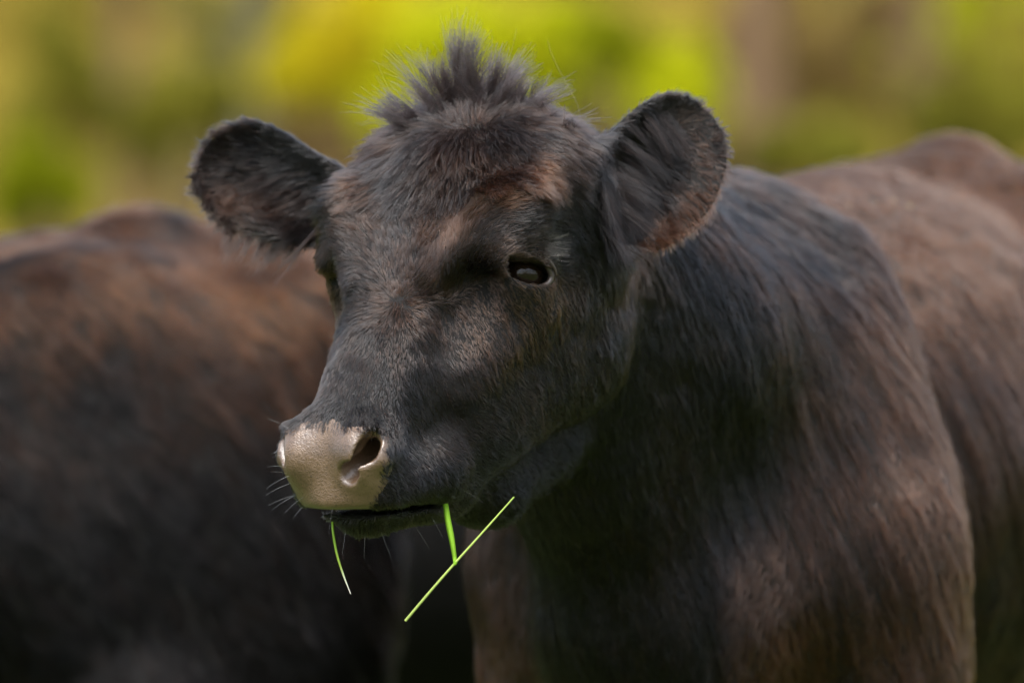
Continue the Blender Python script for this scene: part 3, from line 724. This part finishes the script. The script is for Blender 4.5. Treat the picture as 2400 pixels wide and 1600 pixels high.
def grow(v, vn, dirs, prop, tri, bc, rg, kpt=5, clump=.035, cdist=.012, clump_amt=.55, streak=(0, .01, .08), wob=.25, seed=0, bend=.9, curl_amt=.10, wave=0):
    def ip(a): return (a[tri] * bc[..., None]).sum(1) if a.ndim > 1 else (a[tri] * bc).sum(1)
    p = ip(v); n = unit(ip(vn)); d = unit(ip(dirs)); pr = ip(prop)
    L = pr[:, 0] * .001 * (.6 + .6 * rg.random(len(p))); lift = np.radians(pr[:, 1] * (.35 + 1.3 * rg.random(len(p))))
    side = np.cross(n, d)
    if streak[0]:
        g = unit(np.array([.38, .25, -.88])); al = p @ g; ps = p - al[:, None] * g + g * (al * streak[1] / streak[2])[:, None]
        sn = noise(ps, streak[1], seed + 8) + .7 * noise(ps, streak[1] * .45, seed + 9)
        sd_ = unit(np.cross(n, g)); e_ = streak[1] * .25; ps2 = (p + sd_ * e_); al2 = ps2 @ g; ps2 = ps2 - al2[:, None] * g + g * (al2 * streak[1] / streak[2])[:, None]
        gr = noise(ps2, streak[1], seed + 8) + .7 * noise(ps2, streak[1] * .45, seed + 9) - sn
        lift = lift * np.clip(1 + 1.1 * streak[0] * sn, .15, 2.6); L = L * np.clip(1 + .35 * streak[0] * sn, .4, 1.6)
        d = unit(d + sd_ * (streak[0] * .9 * gr)[:, None])
    w1 = noise(p, .018, seed + 1); w2 = noise(p, .006, seed + 2); w3 = noise(p, .045, seed + 3)
    ang = wob * (.55 * w1 + .55 * w2 + .5 * w3 + .35 * rg.normal(size=len(p)))
    d = unit(d * np.cos(ang)[:, None] + side * np.sin(ang)[:, None])
    L = L * (1 + .25 * w2)
    s = np.linspace(0, 1, kpt)
    th = lift[:, None] * (1.25 - bend * s[None])            # rises from the skin, then lies back
    ds = np.diff(s, prepend=0)[None]
    fx = np.cumsum(np.cos(th) * ds, 1) * L[:, None]; fz = np.cumsum(np.sin(th) * ds, 1) * L[:, None]
    P = p[:, None] + d[:, None] * fx[..., None] + n[:, None] * (fz[..., None] - .0004)
    curl = curl_amt * L * rg.normal(size=len(p))
    P += np.cross(n, d)[:, None] * (curl[:, None] * s[None] ** 2)[..., None]
    if wave:
        ph = 5 * noise(p, .010, seed + 11) + 3 * noise(p, .03, seed + 12)
        P += np.cross(n, d)[:, None] * (wave * L[:, None] * np.sin(s[None] * 7.5 + ph[:, None]) * s[None])[..., None]
        P += n[:, None] * (wave * .6 * L[:, None] * np.sin(s[None] * 6.5 + 2 * ph[:, None]) * s[None])[..., None]
    if clump_amt:
        # neighbours lean to a common tip: strands gather into locks
        m = max(10, int(len(p) * clump)); sel = rg.choice(len(p), m, replace=False)
        kd = kdtree.KDTree(m)
        for i, j in enumerate(sel): kd.insert(p[j], i)
        kd.balance()
        near = np.fromiter((kd.find(q)[1] for q in p.tolist()), np.int64, len(p))
        cen = P[sel[near]]; off = cen - P
        dist = np.linalg.norm(p - p[sel[near]], axis=1); ok = (dist < cdist)
        amt = clump_amt * (.4 + .6 * rg.random(len(p))) * ok
        P += off * (amt[:, None] * s[None] ** 1.4)[..., None]
    return P, p, n, pr

def fur_tint(p, brown, rg, seed, amt=1.0):
    b = brown * amt + .07 * noise(p, .05, seed) + .05 * noise(p, .015, seed + 1) - .02
    return np.clip(b + .07 * rg.normal(size=len(p)), 0, 1)

dirs_, prop_ = comb(v_, vn_, COMB, BQ * .6 + np.array([0, 0, -.8]))
# where fur grows, and how thickly (hairs per square metre)
kk = (DIST + fc[:, 1]) / DIST
qx = 1200 + fc[:, 0] * S / kk; qy = 800 - (fc[:, 2] - ZC) * S / kk
fnu = unit(fn_)
hd = np.linalg.norm(fc - head_pt(0, .02, -.03), axis=1)
is_head = (hd < .33) & ~((ff < -.16) & (fnn < -.1))
dens = np.where(is_head, .62e6, 2.2e5) * (1.0 if not FAST else .5)
dens *= np.where(fnu[:, 1] < .25, 1, np.where(fnu[:, 1] < .6, .35, .12))
out = np.maximum(np.maximum(-qx, qx - 2400), np.maximum(-qy, qy - 1600))
dens *= np.where(out < 60, 1, np.where(out < 400, .18, .03))
# bare places: nose leather, eye opening, inside of the nostrils and mouth
eye_d = np.minimum(np.linalg.norm(fc - head_pt(EYE_C[0], EYE_C[1], EYE_C[2]), axis=1), np.linalg.norm(fc - head_pt(-EYE_C[0], EYE_C[1], EYE_C[2]), axis=1))
dens *= np.where(eye_d < EYE_R + .0075, 0, 1) * (1 - sstep(-.002, .0075, pad_m)) ** 1.5 * np.where((pad_m > -.006) & (ff > .18), 1.6, 1)
ml = (ff - .235) * .67 + (fnn + .060) * .74; mn = (ff - .235) * -.74 + (fnn + .060) * .67
dens *= np.where((np.abs(mn) < .004) & (np.abs(ml) < .05) & (np.abs(fu) < .052), 0, 1)
rg = np.random.default_rng(11)
for nm, msk, kpt, rad, cl, cd, ca, st, wob in (('fur', is_head, 5, .00034, .10, .006, .35, (.45, .005, .03), .24), ('body_fur', ~is_head, 6, .00050, .03, .012, .3, (.38, .010, .11), .20)):
    tri, bc = sample_tris(v_, f_, dens * msk, rg)
    P, p, n_, pr = grow(v_, vn_, dirs_, prop_, tri, bc, rg, kpt, cl, cd, ca, st, wob, 3)
    rr = rad * (.4 + 1.0 * rg.random(len(p)) ** 1.5)
    add_hair(nm, P, rr, fur_tint(p, pr[:, 2], rg, 31), M['fur' if nm == 'fur' else 'coat'], cow, 'stuff')
    print(nm, len(p))

fdens = np.where((ff < -.055) & (fnn > -.03) & (np.abs(fu) < .10) & (hd < .30), 1.5e5, 0) * sstep(-.05, -.085, ff) * np.clip(.6 + .8 * noise(fc, .03, 71), .1, 1.4) * np.where(fnu[:, 1] < .5, 1, .2)
near_ear = np.minimum(np.linalg.norm(fc - (EARS[1][0] + EARS[1][1] * .08), axis=1), np.linalg.norm(fc - (EARS[-1][0] + EARS[-1][1] * .08), axis=1))
fdens *= sstep(.06, .09, near_ear)
tri, bc = sample_tris(v_, f_, fdens, rg)
pcrown = prop_.copy(); pcrown[:, 0] = np.clip(pcrown[:, 0] * 1.2, 14, 42); pcrown[:, 1] = np.clip(pcrown[:, 1] * .8, 12, 24)
P, p, n_, pr = grow(v_, vn_, dirs_, pcrown, tri, bc, rg, 9, .016, .012, .85, (0, 1, 1), .5, 23, 1.15, .12, .085)
add_hair('forelock', P, .00038 * (.7 + .7 * rg.random(len(p))), fur_tint(p, pr[:, 2] * .8, rg, 33), M['coat'], cow, 'stuff')

def lock(root, tip, n, spread, bow, rg, kpt=9, tipspread=.15, frizz=.06):
    root = np.array(root); tip = np.array(tip); d = tip - root; L = np.linalg.norm(d); t = d / L
    a = unit(np.cross(t, (0, 1, .2))); b = np.cross(t, a)
    ang = rg.random(n) * 6.283; q = np.sqrt(rg.random(n)) * spread
    off = (np.cos(ang) * q)[:, None] * a + (np.sin(ang) * q)[:, None] * b
    s = np.linspace(0, 1, kpt); ln = np.clip(1.10 - .34 * q / spread - .14 * rg.random(n) ** 2 + .03 * rg.normal(size=n), .3, 1.12)
    P = root + off[:, None] * (1 - (1 - tipspread) * s[None, :, None] ** .8) + d * (ln[:, None] * s[None])[..., None]
    P += np.array(bow)[None, None] * (np.sin(s * 1.9) * 1.0)[None, :, None] * ln[:, None, None]
    fz = rg.normal(size=(n, 3)) * L * frizz; P += fz[:, None] * (s ** 2)[None, :, None]
    return P
# tousled topknot: locks standing up from the poll
LOCKS = [((1070,235),(1077,62),.012,(-.004,0,0)),((1085,232),(1122,70),.012,(-.006,0,.004)),((1100,235),(1146,78),.010,(-.012,0,.006)),((1120,235),(1162,70),.012,(-.010,0,0)),
 ((1140,238),(1182,95),.012,(-.008,0,0)),((1150,235),(1204,130),.014,(-.006,0,.004)),((1150,238),(1240,152),.012,(-.004,0,.014)),((1165,240),(1226,172),.016,(0,0,.010)),((1185,238),(1222,190),.016,(0,0,.004)),
 ((1060,245),(1058,130),.014,(-.004,0,0)),((1110,240),(1128,130),.018,(-.004,0,0)),((1040,262),(921,160),.014,(0,0,.008)),((1030,265),(935,180),.012,(0,0,.010)),((1010,275),(908,222),.014,(0,0,.006)),((990,285),(890,245),.014,(0,0,.006)),
 ((975,295),(862,268),.016,(0,0,.006)),((960,310),(848,298),.016,(0,0,.006)),((1230,255),(1320,240),.016,(0,0,.008)),((1260,270),(1350,272),.014,(0,0,.006)),((1290,285),(1402,310),.012,(0,0,.008)),((1310,310),(1400,345),.014,(0,0,.004)),
 ((1200,245),(1275,225),.016,(0,0,.010)),((1000,262),(950,205),.014,(0,0,.006))]
PS = []; TS = []
rk = np.random.default_rng(5)
for (rx, ry), (tx, ty), sp, bow in LOCKS:
    tx += rk.normal() * 9; ty += rk.normal() * 9; rx += rk.normal() * 8; bow = np.array(bow) * rk.uniform(.3, 2.2) + rk.normal(size=3) * .003
    i = visible_vertex(v_, vn_, rx, ry, 20); rt = v_[i] + vn_[i] * -.004 + np.array([0, .012, 0])
    Yt = rt[1] + rk.uniform(-.02, .03)
    PS.append(lock(rt, at(tx, ty, Yt), 110, sp * .6, bow, rk, tipspread=.10, frizz=.09)); TS.append(np.clip(.12 + .12 * rk.normal(size=110), 0, 1))
    side_ = abs(tx - 1140) > 130
    if side_: PS[-1] = PS[-1][:45]; TS[-1] = TS[-1][:45]
    for q in range(2 if side_ else 5):
        w = np.array([rk.normal() * .012, rk.normal() * .012, 0]); rt2 = rt + w * [1, 1, 0]; e = rk.uniform(.45, .9)
        tp = rt2 + (at(tx, ty, Yt) - rt) * e + np.array([rk.normal() * .018, rk.normal() * .02, rk.normal() * .008])
        PS.append(lock(rt2, tp, 34, sp * .55, np.array(bow) + rk.normal(size=3) * .006, rk, frizz=.10)); TS.append(np.clip(.12 + .12 * rk.normal(size=34), 0, 1))
for q in range(26):                            # stray single hairs over the crown
    i = visible_vertex(v_, vn_, rk.uniform(900, 1360), rk.uniform(225, 300), 25); d = unit(np.array([rk.normal() * .7, rk.normal() * .4, 1.0])); c_ = rk.normal(size=3)
    s_ = np.linspace(0, 1, 9)[:, None]; PS.append((v_[i] + d * rk.uniform(.025, .06) * s_ + c_ * .010 * s_ ** 2 + np.roll(c_, 1) * .006 * np.sin(s_ * 5))[None]); TS.append([.3])
PS = np.concatenate(PS); TS = np.concatenate(TS)
add_hair('topknot', PS, .00022 * (.7 + .6 * rk.random(len(PS))), TS, M['knot'], cow, tip=.3)
# loose single hairs round the crown and ear rims
# long hair of the ears: the fringe under the left-hand one, the cascade in front of and across the right-hand one
EH = []; ET = []
def ear_locks(n, r0, r1, t0, t1, hairs, sp, sag, tint):
    for q in range(n):
        e = rk.random(); w = rk.normal(size=4) * 8
        rx, ry = r0[0] + (r1[0] - r0[0]) * e + w[0], r0[1] + (r1[1] - r0[1]) * e + w[1]
        tx, ty = t0[0] + (t1[0] - t0[0]) * e + w[2], t0[1] + (t1[1] - t0[1]) * e + w[3]
        i = visible_vertex(v_, vn_, rx, ry, 20); rt = v_[i]; tp = at(tx, ty, rt[1] - .012 + rk.normal() * .006)
        tp = rt + (tp - rt) * rk.uniform(.7, 1.1)
        EH.append(lock(rt, tp, hairs, sp, (0, -.004, sag), rk, kpt=8, tipspread=.3, frizz=.07)); ET.append(np.clip(tint + .08 * rk.normal(size=hairs), 0, 1))
ear_locks(34, (550, 500), (735, 535), (500, 600), (650, 640), 16, .0035, -.004, .08)
ear_locks(34, (640, 400), (740, 480), (530, 440), (640, 560), 9, .005, .004, .04)
ear_locks(18, (455, 400), (540, 540), (440, 420), (520, 575), 24, .005, 0, .06)
ear_locks(50, (1430, 380), (1415, 520), (1430, 540), (1480, 640), 22, .005, .004, .0)
ear_locks(44, (1450, 330), (1475, 500), (1570, 430), (1530, 590), 10, .005, .008, .0)
ear_locks(26, (1480, 290), (1560, 280), (1560, 420), (1640, 390), 7, .005, .008, .02)
ear_locks(16, (1520, 560), (1640, 440), (1540, 610), (1680, 480), 22, .005, 0, .2)
EH = np.concatenate(EH); ET = np.concatenate(ET)
add_hair('ear_hair', EH, .0002 * (.7 + .6 * rk.random(len(EH))), ET, M['dull'], cow, 'stuff')
# whiskers
wp = []; wt = []
for px, py, dx, dy, L in [(680,1010,-.8,-.5,.022),(668,1060,-1,-.1,.020),(664,1095,-1,.05,.018),(664,1120,-1,.1,.020),(664,1150,-1,.15,.022),(666,1165,-1,.3,.024),(668,1180,-.9,.45,.022),(672,1195,-.8,.6,.018),(690,1030,-.8,-.4,.020),
   (760,1240,-.4,1,.024),(800,1245,-.2,1,.026),(850,1250,0,1,.022),(900,1248,.3,1,.024),(960,1240,.5,1,.026),(1010,1200,.5,1,.020),(940,1120,.6,.7,.014),(1100,1150,.9,.5,.02),(700,1205,-.6,.8,.016),(665,1130,-1,-.2,.02),(666,1075,-1,-.3,.016)]:
    for q in range(1):
        i = visible_vertex(v_, vn_, px + rk.normal() * 6, py + rk.normal() * 6, 25); d = unit(np.array([dx, -.25, -dy]) + rk.normal(size=3) * .15); s = np.linspace(0, 1, 6)[:, None]
        wp.append(v_[i] + d * L * (.8 + .4 * rk.random()) * s + np.array([0, 0, -.004]) * s ** 2); wt.append(.2)
add_hair('whiskers', np.array(wp), np.full(len(wp), .00011), wt, M['lash'], cow)
# lashes and brow bristles, their sheen put into a pale colour, at the outer corner of the left eye, mirrored on the right
lp = []
for sg in (1, -1):
    c0 = np.array(EYE_C)
    def hw(v3): return head_pt(sg * v3[0], v3[1], v3[2])
    for q in range(150):
        t = rk.uniform(-.9, 1.0); e = c0 + EYE_N * (EYE_R + .003) * math.cos(.9 * t) + EYE_H * EYE_R * math.sin(.95 * t) * 1.05 + EYE_V * (.010 - .004 * t * t)
        d = nrm(EYE_N * .9 + EYE_H * (.25 + .5 * t) + EYE_V * rk.uniform(-.55, -.1)); L = rk.uniform(.013, .022)
        s = np.linspace(0, 1, 7)
        lp.append(np.array([hw(e + d * L * x - EYE_V * .25 * L * x * x * 0 + EYE_V * .35 * L * x * x) for x in s]))
    for q in range(130):
        t = rk.uniform(-.1, 1.3); h = rk.uniform(.012, .034)
        e = c0 + EYE_N * (EYE_R + .003) * math.cos(.9 * t) + EYE_H * (EYE_R * math.sin(.95 * t) * 1.05 + .004) + EYE_V * h
        d = nrm(EYE_N * .45 + EYE_H * (.8 + .2 * t) + EYE_V * rk.uniform(-.35, .35)); L = rk.uniform(.012, .024)
        lp.append(np.array([hw(e + d * L * x) for x in np.linspace(0, 1, 7)]))
lp = np.array(lp)
add_hair('eyelashes', lp, np.full(len(lp), .00016), np.clip(.2 + .35 * rk.random(len(lp)), 0, 1), M['lash'], cow)

# ------------------------------------------------------------------ other cattle
M['hide_brown'] = None
def cow_at(name_label, org, ang, scale, head_dir, nhair, brown_fn, seed, g=.016, lift=0):
    ca, sa = math.cos(ang), math.sin(ang)
    L_ = np.array([ca, -sa, 0]); Q_ = np.array([sa, ca, 0]); O_ = np.array(org, float)
    def w2b(p): d = (p - O_) / scale; return d @ L_, d @ Q_, d[:, 2]
    l = np.arange(-.36, .361, g); q = np.arange(-1.10, 1.42, g); z = np.arange(-.03, 1.36, g)
    l_, q_, zz = [a.astype(np.float32) for a in (l[:, None, None], q[None, :, None], z[None, None, :])]
    V = np.broadcast_to(trunk_sdf(l_, q_, zz), (len(l), len(q), len(z))).copy()
    # lowered grazing neck and head, in the cow's own frame
    hf = nrm((0, -.62, -.78)); hn = nrm((0, -.78, .62)); ho = np.array([0, -.62, .62])
    V = smin(V, chain(l_, q_, zz, [((0, -.50, .72), .095), ((0, -.28, .84), .14), ((0, .02, .92), .2)], .05), .08)
    X = ho[0] * 0 + l_; fq = (q_ - ho[1]) * hf[1] + (zz - ho[2]) * hf[2]; nq = (q_ - ho[1]) * hn[1] + (zz - ho[2]) * hn[2]
    a = np.abs(l_); fcq = np.clip(fq, -.23, .31)
    w = spline(ST_F, ST_W, fcq); t = spline(ST_F, ST_T, fcq); b = spline(ST_F, ST_B, fcq); nc = t * .45 + b * .55
    h = np.where(nq > nc, t - nc, nc - b); rho = ((a / w) ** 2.6 + (np.abs(nq - nc) / h) ** 2.6) ** (1 / 2.6)
    H = (rho - 1) * np.minimum(w, h) * .85; H = smax(H, -.225 - fq, .04); H = smax(H, (fq - .223) * .69 + (nq - .044) * .72, .02)
    H = smin(H, cone(a, fq, nq, (.06, -.03, -.15), (.026, .175, -.09), .046, .028), .04)
    H = smin(H, ell(a, fq, nq, (.088, -.02, .0), (.035, .05, .04)), .02)
    H = smin(H, cone(a, fq, nq, (.10, -.13, -.01), (.25, -.17, -.05), .035, .03), .03)
    V = smin(V, H, .03)
    v, f = surface_nets(V, l, q, z); v = relax(v, f, 2)
    bt = (v[:, 0] * 0)
    vw = O_ + scale * (v[:, :1] * L_ + v[:, 1:2] * Q_ + np.array([0, 0, 1.]) * v[:, 2:])
    vw[:, 2] += lift * sstep(.75, 1.15, v[:, 1]) * sstep(.5, 1.1, v[:, 2])
    root = tag(empty('cow', tuple(O_)), name_label, 'cow', 'black cattle in the meadow')
    mesh_obj('body', vw, f, M['skin'], root)
    vn, fn = vnormals(vw, f)
    fcw = vw[f].mean(1); fnu = unit(fn); bl, bq, bz = w2b(fcw)
    kk = (DIST + fcw[:, 1]) / DIST; qx = 1200 + fcw[:, 0] * S / kk; qy = 800 - (fcw[:, 2] - ZC) * S / kk
    out = np.maximum(np.maximum(-qx, qx - 2400), np.maximum(-qy, qy - 1600))
    area = np.linalg.norm(fn, axis=1) * .5
    de = np.where(fnu[:, 1] < .2, 1, .12) * np.where(out < 100, 1, .08)
    de *= nhair / (area * de).sum()
    d0 = Q_ * .75 + np.array([0, 0, -.9]); dirs = np.broadcast_to(d0, vw.shape) - vn * (vn @ d0)[:, None]
    prop = np.zeros((len(vw), 3)); prop[:, 0] = 28; prop[:, 1] = 14; prop[:, 2] = brown_fn(vw)
    rgc = np.random.default_rng(seed)
    tri, bc = sample_tris(vw, f, de, rgc)
    P, p, n_, pr = grow(vw, vn, unit(dirs), prop, tri, bc, rgc, 4, .02, .03, .3, (.6, .022, .08), .3, seed)
    add_hair('fur', P, .00045 * (.7 + .7 * rgc.random(len(p))), fur_tint(p, pr[:, 2], rgc, seed), M['dull'], root, 'stuff')
    return root
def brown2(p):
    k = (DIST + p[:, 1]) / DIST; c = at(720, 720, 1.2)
    hip = np.exp(-(((p - c) * [1, .2, 1.3]) ** 2).sum(1) / .16 ** 2)  # warm highlight over the hip bone, put into the tint
    up = sstep(.80, 1.1, p[:, 2])  # brown back, faded to black low down to put underside shade in the colour
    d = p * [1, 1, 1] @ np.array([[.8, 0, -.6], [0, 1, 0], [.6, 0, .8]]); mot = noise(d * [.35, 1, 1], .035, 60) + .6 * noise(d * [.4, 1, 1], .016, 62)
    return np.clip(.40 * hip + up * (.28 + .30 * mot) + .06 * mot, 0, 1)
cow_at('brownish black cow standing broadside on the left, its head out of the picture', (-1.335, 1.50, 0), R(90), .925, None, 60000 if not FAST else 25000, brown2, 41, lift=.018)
cow_at('added dark cow mostly hidden behind the muzzle and the broadside cow, filling the dark gap', (-.72, 2.55, 0), R(90), .97, None, 8000, lambda p: np.full(len(p), .0), 43, .024)  # added cow; its black flank stands in for the shaded gap beside the thigh

# ------------------------------------------------------------------ grass held in the mouth
def blade(name, pts, widths, mat, parent, fold=.25):
    pts = np.array(pts, float); n = len(pts); V = []; F = []
    for i in range(n):
        t = unit(pts[min(i + 1, n - 1)] - pts[max(i - 1, 0)]); sx = unit(np.cross(t, (0, -1, .15))); nn = np.cross(sx, t)
        w = widths[i]; V += [pts[i] - sx * w, pts[i] - nn * w * fold * 1.6, pts[i] + sx * w, pts[i] + nn * w * fold]
    for i in range(n - 1):
        for k in range(4): F.append((i * 4 + k, i * 4 + (k + 1) % 4, i * 4 + 4 + (k + 1) % 4, i * 4 + 4 + k))
    F += [(0, 1, 2, 3), tuple(4 * (n - 1) + i for i in (3, 2, 1, 0))]
    return mesh_obj(name, V, F, mat, parent)
def pathp(pl, n):
    pl = np.array(pl, float); t = np.linspace(0, len(pl) - 1, n); u = np.arange(len(pl))
    return np.stack([spline(u, pl[:, k], t) for k in range(3)], 1)
def hitY(px, py, back=0.0):
    i = visible_vertex(v_, vn_, px, py, 14); return v_[i][1] + back
y1 = hitY(790, 1215); y2 = hitY(1045, 1180)
b1 = tag(empty('grass_strand', tuple(at(778, 1215, y1))), 'single short grass blade with a bleached tip hanging from the front of the mouth', 'grass blade', 'grass held in the mouth')
m_, N, L, b = new_mat('grass blade with bleached tip'); nt = m_.node_tree
tc = node(nt, 'ShaderNodeTexCoord'); sp = node(nt, 'ShaderNodeSeparateXYZ'); L.new(tc.outputs['Object'], sp.inputs[0])
mr = node(nt, 'ShaderNodeMapRange'); mr.inputs['From Min'].default_value = -.068; mr.inputs['From Max'].default_value = -.02; L.new(sp.outputs['Z'], mr.inputs['Value'])
L.new(ramp(nt, mr.outputs[0], [(0, (.75, .72, .62)), (.25, (.62, .66, .45)), (.5, (.30, .42, .05)), (1, (.20, .36, .015))]), b.inputs['Base Color']); b.inputs['Roughness'].default_value = .45
blade('blade', pathp([at(779, 1222, y1 + .006), at(781, 1250, y1 + .002), at(790, 1300, y1), at(806, 1350, y1), at(822, 1391, y1)], 12), np.interp(np.linspace(0, 1, 12), [0, .4, .75, 1], [.0011, .0012, .0009, .0002]), m_, b1)
b2 = tag(empty('grass_sprig', tuple(at(1045, 1190, y2))), 'long pale grass stem with a short green leaf hanging from the corner of the mouth', 'grass stem', 'grass held in the mouth')
M['stalk'] = mat_leaf('pale grass stalk', (.34, .48, .10), (.46, .56, .16), .25)
ys = y2 - .012
lw = np.interp(np.linspace(0, 1, 10), [0, .5, 1], [.0026, .0030, .0018])
blade('leaf', pathp([at(1044, 1180, y2 + .006), at(1050, 1220, y2 - .004), at(1060, 1270, y2 - .010), at(1067, 1318, ys)], 10), lw, M['blade'], b2, .15)
V, F = tube(pathp([at(950, 1454, ys + .004), at(1010, 1383, ys), at(1067, 1318, ys), at(1140, 1237, ys - .002), at(1205, 1164, ys - .004)], 14), np.interp(np.linspace(0, 1, 14), [0, .5, 1], [.0013, .0011, .0007]), 7)
mesh_obj('stalk', V, F, M['stalk'], b2)
V, F = tube([at(1065, 1322, ys - .0005), at(1069, 1316, ys - .0005)], [.0017, .0015], 7)
mesh_obj('node', V, F, M['blade'], b2)



# ------------------------------------------------------------------ chaff caught in the coat
ch = MB(); rc = np.random.default_rng(3)
for px, py, L in [(1012,417,.003),(2042,470,.006),(2092,468,.008),(2135,478,.007),(1990,480,.005)]:
    i = visible_vertex(v_, vn_, px, py, 20); d = unit(rc.normal(size=3)); d -= vn_[i] * (d @ vn_[i]); d = unit(d + vn_[i] * .3); c = v_[i] + vn_[i] * .006
    ch.add(*tube([c - d * L * .5, c + vn_[i] * L * .08, c + d * L * .5], [.0004, .0007, .0003], 5))
o = mesh_obj('chaff', ch.v, ch.f, mat_plain('dry chaff', (.45, .36, .22), .7)); tag(o, 'pale bits of chaff caught in the coat of the cow', 'chaff', None, 'stuff')
